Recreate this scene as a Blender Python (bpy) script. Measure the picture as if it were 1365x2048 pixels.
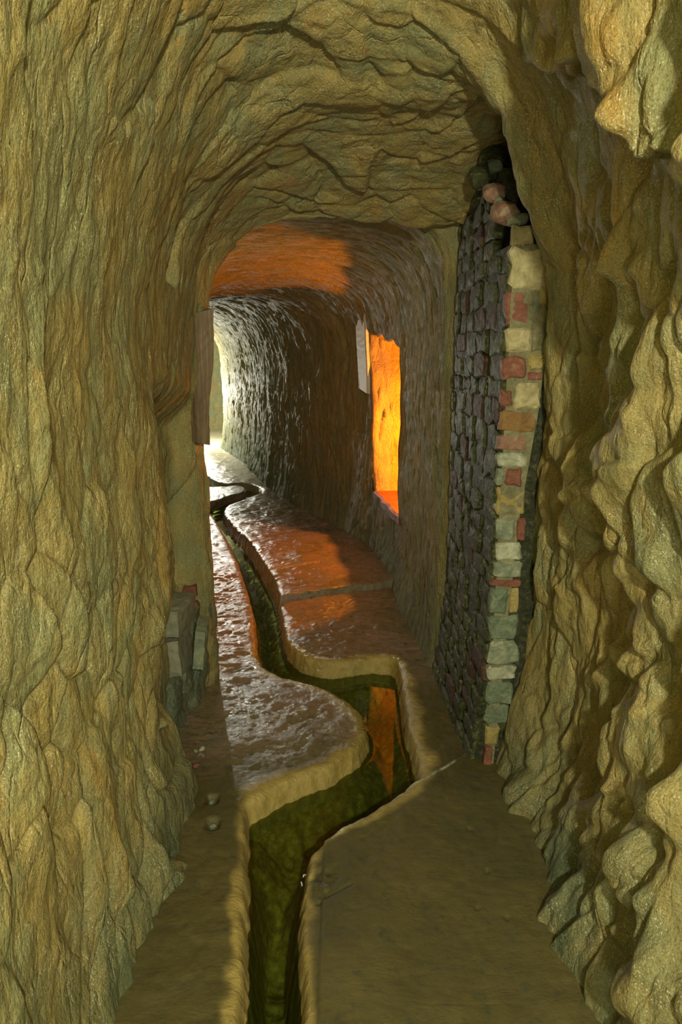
import bpy, bmesh, math, random
import numpy as np
from mathutils import Vector, Matrix

# ------------------------------------------------------------------ camera, light, exposure
scene = bpy.context.scene
for o in list(bpy.data.objects):
    bpy.data.objects.remove(o, do_unlink=True)
COL = scene.collection
W, H, F = 1365.0, 2048.0, 1365.0
CAM_H = 1.45
PITCH = math.atan(313.0 / 1365.0)
CP, SP = math.cos(PITCH), math.sin(PITCH)

cam_d = bpy.data.cameras.new('camera')
cam_d.sensor_fit = 'VERTICAL'
cam_d.sensor_height = 36.0
cam_d.sensor_width = 24.0
cam_d.lens = 24.0
cam_d.clip_start = 0.02
cam = bpy.data.objects.new('camera', cam_d)
cam.location = (0, 0, CAM_H)
cam.rotation_euler = (math.pi / 2 - PITCH, 0, 0)
COL.objects.link(cam)
scene.camera = cam

world = bpy.data.worlds.new('cave_air')
scene.world = world
world.use_nodes = True
bg = world.node_tree.nodes['Background']
bg.inputs[0].default_value = (0.75, 0.8, 0.45, 1)
bg.inputs[1].default_value = 0.03


def lamp(name, loc, energy, color, radius):
    l = bpy.data.lights.new(name, 'POINT')
    l.energy = energy
    l.color = color
    l.shadow_soft_size = radius
    o = bpy.data.objects.new(name, l)
    o.location = loc
    COL.objects.link(o)
    return o


lamp('visitor_lamp', (0.27, -0.62, 1.86), 195, (1.0, 0.94, 0.62), 0.04)         # lamp held up behind the viewer's right shoulder
lamp('fill_lamp', (0.12, -0.80, 0.95), 46, (1.0, 0.96, 0.66), 0.15)            # added soft fill low behind the viewer, lifts shadows and ceiling
lamp('orange_lamp', (0.70, 4.75, 0.96), 128, (1.0, 0.25, 0.012), 0.04)            # coloured lamp in the side chamber
lamp('white_lamp', (-2.55, 11.2, 0.85), 290, (1.0, 0.99, 0.86), 0.05)            # lamp round the far bend

lamp('passage_fill', (-0.70, 3.75, 1.25), 4.5, (1.0, 0.95, 0.60), 0.10)           # added faint fill hidden behind the left jamb to brighten the passage

vs = scene.view_settings
vs.view_transform = 'Standard'
vs.look = 'None'
vs.gamma = 1.0
vs.use_curve_mapping = False
vs.exposure = 0.08


# ------------------------------------------------------------------ helpers
def ray(px, py):
    a = (px - W / 2) / F
    b = (H / 2 - py) / F
    return np.array([a, CP + b * SP, -SP + b * CP])


def on_floor(px, py, z=0.0):
    r = ray(px, py)
    t = (z - CAM_H) / r[2]
    return np.array([r[0] * t, r[1] * t, z])


def at_y(px, py, Y):
    r = ray(px, py)
    t = Y / r[1]
    return np.array([r[0] * t, Y, CAM_H + r[2] * t])


def sm(a, b, x):
    t = np.clip((x - a) / (b - a), 0, 1)
    return t * t * (3 - 2 * t)


def hsh(ix, iy, seed):
    n = (ix.astype(np.int64) * 374761393 + iy.astype(np.int64) * 668265263 + seed * 974634777) & 0xFFFFFFFF
    n = ((n ^ (n >> 13)) * 1274126177) & 0xFFFFFFFF
    n = ((n ^ (n >> 16)) * 2246822519) & 0xFFFFFFFF
    return ((n ^ (n >> 15)) & 0xFFFFFF) / float(0xFFFFFF)


def vnoise(x, y, seed=0):
    ix, iy = np.floor(x), np.floor(y)
    fx, fy = x - ix, y - iy
    fx = fx * fx * fx * (fx * (fx * 6 - 15) + 10)
    fy = fy * fy * fy * (fy * (fy * 6 - 15) + 10)
    a, b = hsh(ix, iy, seed), hsh(ix + 1, iy, seed)
    c, d = hsh(ix, iy + 1, seed), hsh(ix + 1, iy + 1, seed)
    return ((a + (b - a) * fx) * (1 - fy) + (c + (d - c) * fx) * fy) * 2 - 1


def fbm(x, y, seed=0, octv=4, gain=0.5):
    s, a = 0.0, 1.0
    for k in range(octv):
        s = s + a * vnoise(x, y, seed + k * 17)
        x, y, a = x * 2.03 + 5.1, y * 2.03 + 3.7, a * gain
    return s


def worley(x, y, seed=0):
    """squared F1 / F2, random value and local offsets of the nearest cell"""
    ix, iy = np.floor(x), np.floor(y)
    f1 = np.full(x.shape, 9.0); f2 = np.full(x.shape, 9.0)
    rid = np.zeros(x.shape); ox = np.zeros(x.shape); oy = np.zeros(x.shape)
    for dx in (-1, 0, 1):
        for dy in (-1, 0, 1):
            cx, cy = ix + dx, iy + dy
            ddx = x - (cx + 0.1 + 0.8 * hsh(cx, cy, seed))
            ddy = y - (cy + 0.1 + 0.8 * hsh(cx, cy, seed + 7))
            d = ddx * ddx + ddy * ddy
            near = d < f1
            f2 = np.where(near, f1, np.minimum(f2, d))
            rid = np.where(near, hsh(cx, cy, seed + 13), rid)
            ox = np.where(near, ddx, ox); oy = np.where(near, ddy, oy)
            f1 = np.where(near, d, f1)
    return f1, f2, rid, ox, oy


def link_mesh(name, me, mat=None, parent=None):
    o = bpy.data.objects.new(name, me)
    if mat is not None and not me.materials:
        me.materials.append(mat)
    COL.objects.link(o)
    if parent is not None:
        o.parent = parent
    return o


def mesh_from_arrays(name, verts, quads, smooth=True, attrs=None):
    me = bpy.data.meshes.new(name)
    nv, nq = len(verts), len(quads)
    me.vertices.add(nv)
    me.vertices.foreach_set('co', verts.astype(np.float32).ravel())
    me.loops.add(nq * 4)
    me.polygons.add(nq)
    me.loops.foreach_set('vertex_index', quads.astype(np.int32).ravel())
    me.polygons.foreach_set('loop_start', np.arange(0, nq * 4, 4, dtype=np.int32))
    try:
        me.polygons.foreach_set('loop_total', np.full(nq, 4, dtype=np.int32))
    except Exception:
        pass
    me.polygons.foreach_set('use_smooth', np.full(nq, smooth, dtype=bool))
    me.update(calc_edges=True)
    me.validate()
    if attrs:
        for k, v in attrs.items():
            a = me.attributes.new(k, 'FLOAT', 'POINT')
            a.data.foreach_set('value', v.astype(np.float32))
    return me


def grid_quads(n, m, keep=None, flip=False):
    i, j = np.meshgrid(np.arange(n - 1), np.arange(m - 1), indexing='ij')
    a = i * m + j
    q = np.stack([a, a + 1, a + m + 1, a + m], -1) if not flip else np.stack([a, a + m, a + m + 1, a + 1], -1)
    q = q.reshape(-1, 4)
    if keep is not None:
        q = q[keep.reshape(-1)]
    return q


def sub_grid(P, A, keep=None, flip=False):
    n, m = P.shape[:2]
    q = grid_quads(n, m, keep, flip)
    v = P.reshape(-1, 3)
    used = np.unique(q)
    remap = np.zeros(len(v), dtype=np.int64)
    remap[used] = np.arange(len(used))
    return v[used], remap[q], {k: a.reshape(-1)[used] for k, a in A.items()}


def props(o, label=None, cat=None, group=None, kind=None):
    if label: o['label'] = label
    if cat: o['category'] = cat
    if group: o['group'] = group
    if kind: o['kind'] = kind
    return o


# ------------------------------------------------------------------ materials
class NT:
    def __init__(s, name):
        s.m = bpy.data.materials.new(name)
        s.m.use_nodes = True
        s.t = s.m.node_tree
        s.b = s.t.nodes['Principled BSDF']
        s.out = s.t.nodes['Material Output']

    def n(s, typ, **kw):
        nd = s.t.nodes.new(typ)
        for k, v in kw.items():
            setattr(nd, k, v)
        return nd

    def l(s, a, b):
        s.t.links.new(a, b)

    def val(s, nd, **kw):
        for k, v in kw.items():
            nd.inputs[k].default_value = v
        return nd

    def pos(s, scale=(1, 1, 1)):
        g = s.n('ShaderNodeNewGeometry')
        mp = s.n('ShaderNodeMapping')
        mp.inputs['Scale'].default_value = scale
        s.l(g.outputs['Position'], mp.inputs['Vector'])
        return mp.outputs[0]

    def noise(s, vec, scale, detail=5, rough=0.6, dist=0.0):
        nd = s.n('ShaderNodeTexNoise')
        s.val(nd, Scale=scale, Detail=detail, Roughness=rough, Distortion=dist)
        s.l(vec, nd.inputs['Vector'])
        return nd.outputs['Fac']

    def ramp(s, fac, stops):
        r = s.n('ShaderNodeValToRGB')
        el = r.color_ramp.elements
        while len(el) < len(stops):
            el.new(0.5)
        for e, (p, c) in zip(el, stops):
            e.position = p
            e.color = (c[0], c[1], c[2], 1) if not isinstance(c, float) else (c, c, c, 1)
        s.l(fac, r.inputs[0])
        return r.outputs[0]

    def mix(s, fac, a, b, mode='MIX'):
        m = s.n('ShaderNodeMix', data_type='RGBA', blend_type=mode)
        for sock, v in ((m.inputs[0], fac), (m.inputs[6], a), (m.inputs[7], b)):
            if isinstance(v, (int, float)):
                sock.default_value = v
            elif isinstance(v, tuple):
                sock.default_value = (v[0], v[1], v[2], 1)
            else:
                s.l(v, sock)
        return m.outputs[2]

    def math(s, op, a, b=0.0, clamp=False):
        m = s.n('ShaderNodeMath', operation=op, use_clamp=clamp)
        for sock, v in ((m.inputs[0], a), (m.inputs[1], b)):
            if isinstance(v, (int, float)):
                sock.default_value = v
            else:
                s.l(v, sock)
        return m.outputs[0]

    def attr(s, name):
        a = s.n('ShaderNodeAttribute', attribute_name=name)
        return a.outputs['Fac']

    def sep(s, vec):
        x = s.n('ShaderNodeSeparateXYZ')
        s.l(vec, x.inputs[0])
        return x.outputs

    def bump(s, h, strength, dist):
        b = s.n('ShaderNodeBump')
        s.val(b, Strength=strength, Distance=dist)
        s.l(h, b.inputs['Height'])
        return b.outputs[0]


def rock_material(name, pal, wet=0.0, stretch=(1, 1, 0.35), bump=0.6, spec=0.4):
    k = NT(name)
    p = k.pos()
    ps = k.pos(stretch)
    broad = k.noise(ps, 2.2, 4, 0.6, 0.5)
    c = k.ramp(broad, [(0.30, pal[0]), (0.45, pal[1]), (0.58, pal[2]), (0.72, pal[3])])
    mott = k.noise(ps, 14.0, 4, 0.7, 0.4)
    c = k.mix(k.ramp(mott, [(0.42, 0.0), (0.68, 1.0)]), c, pal[4])
    grn = k.noise(k.pos((1, 1, 0.55)), 5.0, 4, 0.7, 0.8)
    c = k.mix(k.ramp(grn, [(0.44, 0.0), (0.62, 0.9)]), c, pal[5])
    rust = k.noise(ps, 7.0, 5, 0.65, 1.0)
    c = k.mix(k.ramp(rust, [(0.56, 0.0), (0.70, 0.7)]), c, pal[6])
    # algae film on the damp foot of the wall
    fa = k.math('MULTIPLY', k.attr('algae'), k.ramp(k.noise(ps, 9.0, 5), [(0.3, 0.25), (0.6, 1.0)]))
    c = k.mix(fa, c, pal[7])
    # salt bloom
    salt = k.noise(p, 2.6, 5, 0.8, 1.5)
    c = k.mix(k.ramp(salt, [(0.62, 0.0), (0.76, 0.5)]), c, (0.55, 0.55, 0.43))
    grit = k.noise(p, 230.0, 3, 0.8)
    c = k.mix(k.ramp(grit, [(0.30, 0.75), (0.52, 0.0)]), c, (0.30, 0.28, 0.20), 'MULTIPLY')
    spark = k.noise(k.pos((1, 1, 0.8)), 310.0, 2, 0.5)
    dens = k.ramp(k.noise(p, 7.0, 5, 0.7), [(0.40, 0.0), (0.65, 1.0)])
    sp = k.math('MULTIPLY', k.ramp(spark, [(0.60, 0.0), (0.67, 1.0)]), dens)
    c = k.mix(k.math('MULTIPLY', sp, 0.75), c, (0.72, 0.72, 0.58))
    k.l(c, k.b.inputs['Base Color'])
    r = k.ramp(k.noise(p, 22.0, 4, 0.6), [(0.3, 0.42 - 0.14 * wet), (0.7, 0.75 - 0.25 * wet)])
    k.l(r, k.b.inputs['Roughness'])
    k.b.inputs['Specular IOR Level'].default_value = spec
    h = k.math('ADD', k.noise(ps, 45.0, 6, 0.65, 0.6), k.math('MULTIPLY', grit, 0.30))
    h = k.math('ADD', h, k.math('MULTIPLY', k.noise(ps, 14.0, 5, 0.6, 0.8), 1.2))
    # hairline creases between the pick marks
    wv = k.n('ShaderNodeTexNoise'); k.val(wv, Scale=7.0, Detail=4.0); k.l(ps, wv.inputs['Vector'])
    vm = k.n('ShaderNodeVectorMath', operation='MULTIPLY_ADD')
    k.l(wv.outputs['Color'], vm.inputs[0]); vm.inputs[1].default_value = (0.16, 0.16, 0.16); k.l(ps, vm.inputs[2])
    vo = k.n('ShaderNodeTexVoronoi', feature='DISTANCE_TO_EDGE'); k.val(vo, Scale=11.0); k.l(vm.outputs[0], vo.inputs['Vector'])
    crease = k.ramp(vo.outputs['Distance'], [(0.0, 0.0), (0.05, 0.8), (0.16, 1.0)])
    h = k.math('ADD', h, k.math('MULTIPLY', crease, k.math('MULTIPLY', dens, 0.6)))
    k.l(k.bump(h, bump, 0.022), k.b.inputs['Normal'])
    return k.m


GOLD = [(0.255, 0.20, 0.072), (0.32, 0.25, 0.09), (0.37, 0.295, 0.108), (0.30, 0.265, 0.118),
        (0.225, 0.182, 0.062), (0.225, 0.232, 0.115), (0.39, 0.24, 0.06), (0.105, 0.135, 0.08)]
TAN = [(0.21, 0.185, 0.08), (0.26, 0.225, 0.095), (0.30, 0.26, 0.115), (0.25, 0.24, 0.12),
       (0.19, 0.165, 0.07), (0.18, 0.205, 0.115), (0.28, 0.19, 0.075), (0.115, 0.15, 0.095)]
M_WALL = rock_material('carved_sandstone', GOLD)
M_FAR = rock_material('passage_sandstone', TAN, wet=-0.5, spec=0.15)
M_SIDE = rock_material('side_chamber_sandstone', [(0.34, 0.27, 0.12)] * 4 + [(0.26, 0.2, 0.09), (0.3, 0.26, 0.13), (0.34, 0.24, 0.1), (0.25, 0.25, 0.15)])
M_PLINTH = rock_material('damp_plinth_rock', [(0.13, 0.15, 0.10), (0.16, 0.18, 0.12), (0.2, 0.21, 0.14), (0.17, 0.18, 0.11),
                                             (0.11, 0.13, 0.09), (0.13, 0.17, 0.12), (0.18, 0.15, 0.08), (0.09, 0.13, 0.09)], wet=0.5)


def floor_material():
    k = NT('worn_floor_stone')
    p = k.pos()
    edge, near, wet, crust, bed, pale = (k.attr(n) for n in ('edge', 'near', 'wet', 'crust', 'bed', 'pale'))
    br = k.noise(p, 3.5, 5, 0.6, 0.6)
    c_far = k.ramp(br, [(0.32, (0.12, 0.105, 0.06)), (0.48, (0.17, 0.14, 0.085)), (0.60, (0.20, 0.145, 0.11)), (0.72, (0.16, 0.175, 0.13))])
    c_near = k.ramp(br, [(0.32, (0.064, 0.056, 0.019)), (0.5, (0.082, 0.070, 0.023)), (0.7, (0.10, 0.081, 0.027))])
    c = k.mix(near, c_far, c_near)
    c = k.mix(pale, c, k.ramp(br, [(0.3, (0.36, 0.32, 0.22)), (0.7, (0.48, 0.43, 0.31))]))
    spots = k.noise(p, 26.0, 4, 0.6, 0.3)
    c = k.mix(k.ramp(spots, [(0.58, 0.0), (0.68, 0.75)]), c, (0.045, 0.052, 0.03))
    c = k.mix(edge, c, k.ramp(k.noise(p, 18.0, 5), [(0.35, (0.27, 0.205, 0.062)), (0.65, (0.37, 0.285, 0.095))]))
    c = k.mix(bed, c, k.ramp(k.noise(p, 40.0, 5, 0.7), [(0.38, (0.12, 0.12, 0.045)), (0.55, (0.23, 0.215, 0.085)), (0.68, (0.34, 0.32, 0.14))]))
    c = k.mix(k.math('MULTIPLY', crust, k.ramp(k.noise(p, 60.0, 4), [(0.38, 0.1), (0.55, 1.0)])), c, (0.55, 0.56, 0.45))
    k.l(c, k.b.inputs['Base Color'])
    dry = k.ramp(k.noise(p, 12.0, 4), [(0.3, 0.55), (0.7, 0.8)])
    wt = k.ramp(k.noise(p, 9.0, 5, 0.6), [(0.35, 0.13), (0.55, 0.27), (0.75, 0.5)])
    k.l(k.mix(wet, dry, wt), k.b.inputs['Roughness'])
    h = k.math('ADD', k.noise(p, 50.0, 6, 0.65, 0.4), k.math('MULTIPLY', k.noise(k.pos((0.6, 1.6, 1)), 16.0, 5, 0.6, 0.8), 1.3))
    h = k.math('MULTIPLY', h, k.math('ADD', k.math('SUBTRACT', 1.0, k.math('MULTIPLY', near, 0.55)), edge))
    k.l(k.bump(h, 0.42, 0.016), k.b.inputs['Normal'])
    return k.m


M_FLOOR = floor_material()


def water_material():
    k = NT('channel_water')
    fr = k.n('ShaderNodeFresnel')
    # same reflectance from either side of the sheet, since it does not bend the light
    gm = k.n('ShaderNodeNewGeometry')
    k.l(k.math('SUBTRACT', 1.33, k.math('MULTIPLY', gm.outputs['Backfacing'], 1.33 - 1 / 1.33)), fr.inputs['IOR'])
    tr = k.n('ShaderNodeBsdfTransparent'); tr.inputs[0].default_value = (0.47, 0.53, 0.25, 1)
    gl = k.n('ShaderNodeBsdfGlossy'); gl.inputs['Roughness'].default_value = 0.03
    gl.inputs[0].default_value = (1, 1, 1, 1)
    bm = k.bump(k.noise(k.pos(), 14.0, 3, 0.5), 0.012, 0.01)
    k.l(bm, fr.inputs['Normal']); k.l(bm, gl.inputs['Normal'])
    mx = k.n('ShaderNodeMixShader')
    k.l(fr.outputs[0], mx.inputs[0]); k.l(tr.outputs[0], mx.inputs[1]); k.l(gl.outputs[0], mx.inputs[2])
    k.l(mx.outputs[0], k.out.inputs['Surface'])
    return k.m


M_WATER = water_material()


def stone_mat(name, c1, c2, c3, rough=0.6, bump=0.6, scale=22.0):
    k = NT(name)
    p = k.pos()
    c = k.ramp(k.noise(p, scale, 6, 0.7, 0.7), [(0.35, c1), (0.52, c2), (0.68, c3)])
    k.l(c, k.b.inputs['Base Color'])
    k.l(k.ramp(k.noise(p, 40.0, 4), [(0.3, max(0.05, rough - 0.2)), (0.7, rough + 0.12)]), k.b.inputs['Roughness'])
    k.b.inputs['Specular IOR Level'].default_value = 0.2 if scale == 45.0 else 0.4
    k.l(k.bump(k.math('ADD', k.noise(p, 70.0, 6, 0.7, 0.5), k.noise(p, 24.0, 4)), bump, 0.014), k.b.inputs['Normal'])
    return k.m


SM = {
    'cream': stone_mat('cream_stone', (0.26, 0.23, 0.13), (0.42, 0.37, 0.20), (0.52, 0.48, 0.33)),
    'red': stone_mat('red_brick', (0.14, 0.062, 0.042), (0.22, 0.085, 0.06), (0.30, 0.16, 0.115)),
    'pink': stone_mat('pink_stone', (0.20, 0.10, 0.075), (0.29, 0.17, 0.125), (0.38, 0.30, 0.22)),
    'brown': stone_mat('brown_brick', (0.17, 0.095, 0.035), (0.24, 0.135, 0.05), (0.28, 0.18, 0.08)),
    'yellow': stone_mat('yellow_stone', (0.24, 0.19, 0.07), (0.34, 0.27, 0.10), (0.38, 0.33, 0.16)),
    'grey': stone_mat('grey_green_stone', (0.13, 0.16, 0.12), (0.21, 0.25, 0.18), (0.36, 0.38, 0.28)),
    'white': stone_mat('limed_stone', (0.22, 0.25, 0.19), (0.40, 0.42, 0.33), (0.60, 0.60, 0.50)),
    'teal': stone_mat('algae_stone', (0.08, 0.115, 0.085), (0.14, 0.185, 0.13), (0.25, 0.28, 0.19)),
    'mortar': stone_mat('lime_mortar', (0.17, 0.16, 0.09), (0.25, 0.24, 0.14), (0.33, 0.31, 0.20), 0.75, 0.9),
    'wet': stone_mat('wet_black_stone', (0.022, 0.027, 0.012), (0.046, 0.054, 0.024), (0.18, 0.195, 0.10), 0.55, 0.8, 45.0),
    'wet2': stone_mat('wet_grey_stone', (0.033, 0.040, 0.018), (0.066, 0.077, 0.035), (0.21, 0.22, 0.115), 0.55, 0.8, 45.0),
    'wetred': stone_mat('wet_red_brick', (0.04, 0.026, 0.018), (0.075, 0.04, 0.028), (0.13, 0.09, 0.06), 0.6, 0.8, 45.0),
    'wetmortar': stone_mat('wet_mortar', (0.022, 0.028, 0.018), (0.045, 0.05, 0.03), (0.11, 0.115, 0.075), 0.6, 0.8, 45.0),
    'block': stone_mat('dressed_grey_block', (0.14, 0.15, 0.11), (0.21, 0.215, 0.16), (0.29, 0.28, 0.21), 0.6, 0.4, 9.0),
}


def wood_mat(name, c1, c2, c3, rough=0.6):
    k = NT(name)
    p = k.pos((30, 30, 1.4))
    g = k.noise(p, 2.0, 6, 0.65, 1.0)
    k.l(k.ramp(g, [(0.3, c1), (0.5, c2), (0.7, c3)]), k.b.inputs['Base Color'])
    k.b.inputs['Roughness'].default_value = rough
    k.l(k.bump(g, 0.6, 0.006), k.b.inputs['Normal'])
    return k.m


M_POST = wood_mat('old_brown_timber', (0.085, 0.055, 0.032), (0.165, 0.11, 0.065), (0.26, 0.20, 0.14))
M_BOARD = wood_mat('weathered_grey_board', (0.38, 0.42, 0.42), (0.5, 0.55, 0.55), (0.62, 0.66, 0.66))
M_PEG = stone_mat('white_peg', (0.6, 0.62, 0.62), (0.7, 0.72, 0.72), (0.75, 0.77, 0.77), 0.4, 0.1)


# ------------------------------------------------------------------ tunnel lofts
def interp(pts, y):
    a = np.array(pts, dtype=float)
    x, v = a[:, 0], a[:, 1]
    # smooth monotone interpolation
    i = np.clip(np.searchsorted(x, y) - 1, 0, len(x) - 2)
    t = np.clip((y - x[i]) / (x[i + 1] - x[i]), 0, 1)
    t = t * t * (3 - 2 * t)
    return v[i] + (v[i + 1] - v[i]) * t


def lin(pts, y):
    a = np.array(pts, dtype=float)
    return np.interp(y, a[:, 0], a[:, 1])


def loft(ys, xl, xr, zt, zs, n_exp, ns, z0=-0.12, n_right=None):
    """profile grid P[iy, is] from the left foot over the crown to the right foot, plus arc length u and crown share"""
    n = len(ys)
    P = np.zeros((n, ns, 3)); U = np.zeros((n, ns)); T = np.zeros((n, ns))
    th = np.linspace(0, math.pi, 161)
    for i in range(n):
        w = (xr[i] - xl[i]) / 2; cx = (xr[i] + xl[i]) / 2
        e = np.where(np.cos(th) > 0, 2.0 / n_exp[i], 2.0 / (n_exp if n_right is None else n_right)[i])
        ax = cx - w * np.sign(np.cos(th)) * np.abs(np.cos(th)) ** e
        az = zs[i] + (zt[i] - zs[i]) * np.abs(np.sin(th)) ** e
        px = np.concatenate([[xl[i]], ax, [xr[i]]]); pz = np.concatenate([[z0], az, [z0]])
        d = np.concatenate([[0], np.cumsum(np.hypot(np.diff(px), np.diff(pz)))])
        s = np.linspace(0, d[-1], ns)
        P[i, :, 0] = np.interp(s, d, px); P[i, :, 2] = np.interp(s, d, pz); P[i, :, 1] = ys[i]
        U[i] = s
        T[i] = s / d[-1]
    return P, U, T


def inward_normals(P):
    a = np.gradient(P, axis=0); b = np.gradient(P, axis=1)
    nrm = np.cross(a, b)
    nrm /= np.linalg.norm(nrm, axis=2, keepdims=True) + 1e-9
    return nrm


def blob(v, z, cv, cz, rv, rz, ang=0.0, p=2.0):
    c, s = math.cos(ang), math.sin(ang)
    dv, dz = v - cv, z - cz
    a = (c * dv + s * dz) / rv; b = (-s * dv + c * dz) / rz
    return np.exp(-(np.abs(a) ** p + np.abs(b) ** p))


# ---- near chamber
ys = np.concatenate([np.arange(-2.4, 0.55, 0.05), np.arange(0.55, 3.10, 0.0053)])
xl = lin([(-3, -0.60), (0.5, -0.57), (1.3, -0.545), (1.95, -0.535), (2.3, -0.555), (2.74, -0.575), (2.83, -0.565), (2.87, -0.555), (2.90, -0.56), (3.0, -0.63), (3.1, -0.80)], ys)
xr = lin([(-3, 0.62), (0.4, 0.64), (1.1, 0.655), (1.45, 0.665), (1.60, 0.67), (1.85, 0.66), (2.0, 0.64), (2.16, 0.64), (2.22, 0.65), (2.32, 0.68), (2.9, 0.70), (3.2, 0.70)], ys)
zt = lin([(-3, 2.50), (0.5, 2.52), (1.2, 2.48), (1.6, 2.40), (2.1, 2.26), (2.6, 2.085), (2.84, 1.985), (2.90, 1.965), (3.0, 2.0), (3.1, 2.10)], ys)
zs = lin([(-3, 1.05), (1.6, 1.10), (2.2, 1.22), (2.9, 1.45), (3.2, 1.45)], ys)
ne = lin([(-3, 2.1), (1.5, 2.2), (2.4, 2.6), (2.9, 3.6), (3.2, 3.8)], ys)
NS = 900
ner = lin([(-3, 2.1), (1.6, 2.25), (2.05, 2.8), (2.25, 7.0), (3.2, 7.0)], ys)
P, U, T = loft(ys, xl, xr, zt, zs, ne, NS, n_right=ner)
N = inward_normals(P)
V = P[:, :, 1]; Z = P[:, :, 2]; X = P[:, :, 0]
left = 1 - sm(0.30, 0.42, T)
right = sm(0.60, 0.70, T)
crown = 1 - np.clip(left + right, 0, 1)


def hewn(U, V, seed, su, sv, amp, warp=0.25):
    """pick-hewn relief: overlapping tilted flakes with scooped faces"""
    u = U / su + warp * fbm(U * 3, V * 3, seed + 1, 2, 0.35)
    v = V / sv + warp * 2.0 * fbm(U * 2.2, V * 4, seed + 2, 2, 0.3)
    f1, f2, rid, ox, oy = worley(u, v, seed)
    edge = np.sqrt(f2) - np.sqrt(f1)
    return amp * ((rid - 0.5) * 0.9 + oy * (0.5 + rid) * 0.9 + ox * (hsh(np.floor(rid * 9999), np.floor(rid * 777), 3) - 0.5) * 0.7
                  - 0.5 * np.exp(-edge * 9.0))


def strands(U, V, seed, fu, fv, amp):
    w = fbm(U * fu * 0.9, V * fv * 0.18, seed + 5, 3)
    r = vnoise(U * fu, V * fv + 1.3 * w, seed)
    r2 = vnoise(U * fu * 2.1 + 9, V * fv * 2.2 + 1.9 * w, seed + 3)
    return amp * ((1 - np.abs(r)) ** 2 - 0.45 + 0.5 * ((1 - np.abs(r2)) ** 2 - 0.45))


D = 0.022 * fbm(U * 1.7, V * 3.0, 11, 4)
vary = 0.45 + 1.1 * sm(-0.5, 0.7, fbm(U * 1.6, V * 2.6, 29, 2))
D += hewn(U, V, 21, 0.24, 0.115, 0.016, 0.5) * (vary * left * (0.62 + 0.9 * sm(1.3, 0.6, Z)) + 1.25 * right + 0.35 * crown)
D += hewn(U, V, 25, 0.20, 0.17, 0.015, 0.7) * crown * (0.4 + vary)
D += hewn(U, V, 41, 0.11, 0.055, 0.0042, 0.5) * (0.4 + 0.5 * vary)
D += strands(U, V, 61, 3.0, 9.0, 0.0065) * (1 - 0.75 * crown) * (1.6 - vary) * (1 - 0.5 * left * sm(1.0, 1.4, Z))
D += 0.0025 * fbm(U * 16, V * 36, 81, 3)


def soften(D, n=2):
    for _ in range(n):
        for ax in (0, 1):
            a = np.roll(D, 1, ax); b = np.roll(D, -1, ax)
            if ax == 0:
                a[0] = D[0]; b[-1] = D[-1]
            else:
                a[:, 0] = D[:, 0]; b[:, -1] = D[:, -1]
            D = 0.25 * a + 0.5 * D + 0.25 * b
    return D


# right wall: heavier broken relief
big = fbm(U * 2.6 + 0.6 * fbm(U * 2, V * 3, 77, 2), V * 5.5, 91, 4, 0.55)
D += right * sm(2.2, 2.0, V) * 0.040 * big
f1, f2, rid, ox, oy = worley(U / 0.30 + 0.4 * fbm(U * 4, V * 4, 5, 3), V / 0.13 + 0.5 * fbm(U * 3, V * 6, 6, 3), 101)
D += right * sm(2.2, 1.9, V) * (0.062 * (rid - 0.45) * sm(0.0, 0.35, np.sqrt(f2) - np.sqrt(f1)))
# overhanging mass in the upper right, its lower rim running diagonally
rim = (Z - 1.80) - 0.62 * (V - 1.2) + 0.06 * fbm(V * 5, Z * 5, 15, 3)
over = sm(-0.01, 0.035, rim) * sm(2.1, 1.85, V)
D += 0.095 * over * (0.9 + 0.3 * fbm(V * 8, Z * 8, 19, 3)) * sm(0.535, 0.61, T)
# cleft above the pier, with the wall's edge standing in front of it
D -= sm(0.55, 0.62, T) * 0.16 * blob(V, Z, 2.46, 1.98, 0.17, 0.22, 0, 4)
D += sm(0.58, 0.64, T) * 0.045 * blob(V, Z, 2.06, 1.95, 0.09, 0.32, 0.15, 3)
# tall ridge and the hollow behind it
vr = V - (1.50 + 0.05 * np.sin(Z * 5 + 0.6) + 0.05 * fbm(Z * 5, Z * 0 + 3.3, 35, 3))
ridge = np.where(vr < 0, sm(-0.30, 0.0, vr) * 0.055, 0.055 - 0.115 * sm(0, 0.06, vr) + 0.06 * sm(0.12, 0.42, vr))
D += right * ridge * sm(1.85, 1.6, Z) * (0.75 + 0.5 * fbm(V * 2, Z * 3, 33, 2))
vr2 = V - (1.16 + 0.10 * (Z - 0.6) + 0.06 * fbm(Z * 4, Z * 0 + 8.3, 36, 3))
ridge2 = np.where(vr2 < 0, sm(-0.2, 0.0, vr2) * 0.04, 0.04 - 0.07 * sm(0, 0.05, vr2) + 0.03 * sm(0.08, 0.25, vr2))
D += right * ridge2 * sm(1.1, 0.8, Z) * sm(0.05, 0.2, Z)
# knobs low on the right wall
for (cv, cz, rv, rz, a) in [(1.12, 0.62, 0.05, 0.05, 0.04), (1.22, 0.40, 0.07, 0.08, 0.05), (1.05, 0.28, 0.06, 0.09, 0.05),
                            (1.3, 0.98, 0.05, 0.12, 0.035), (1.18, 1.25, 0.05, 0.14, 0.03), (1.32, 1.45, 0.06, 0.10, 0.04),
                            (1.02, 0.9, 0.06, 0.10, 0.04), (1.08, 1.6, 0.07, 0.09, 0.04)]:
    D += right * 1.35 * a * blob(V, Z, cv, cz, rv, rz, 0.2, 2.8)
# foot of the walls flares out to the floor
D += (left * 0.7 + right * 1.4) * 0.07 * np.clip(1 - Z / 0.55, 0, 1.2) ** 2 * sm(2.5, 2.1, V)
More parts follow.
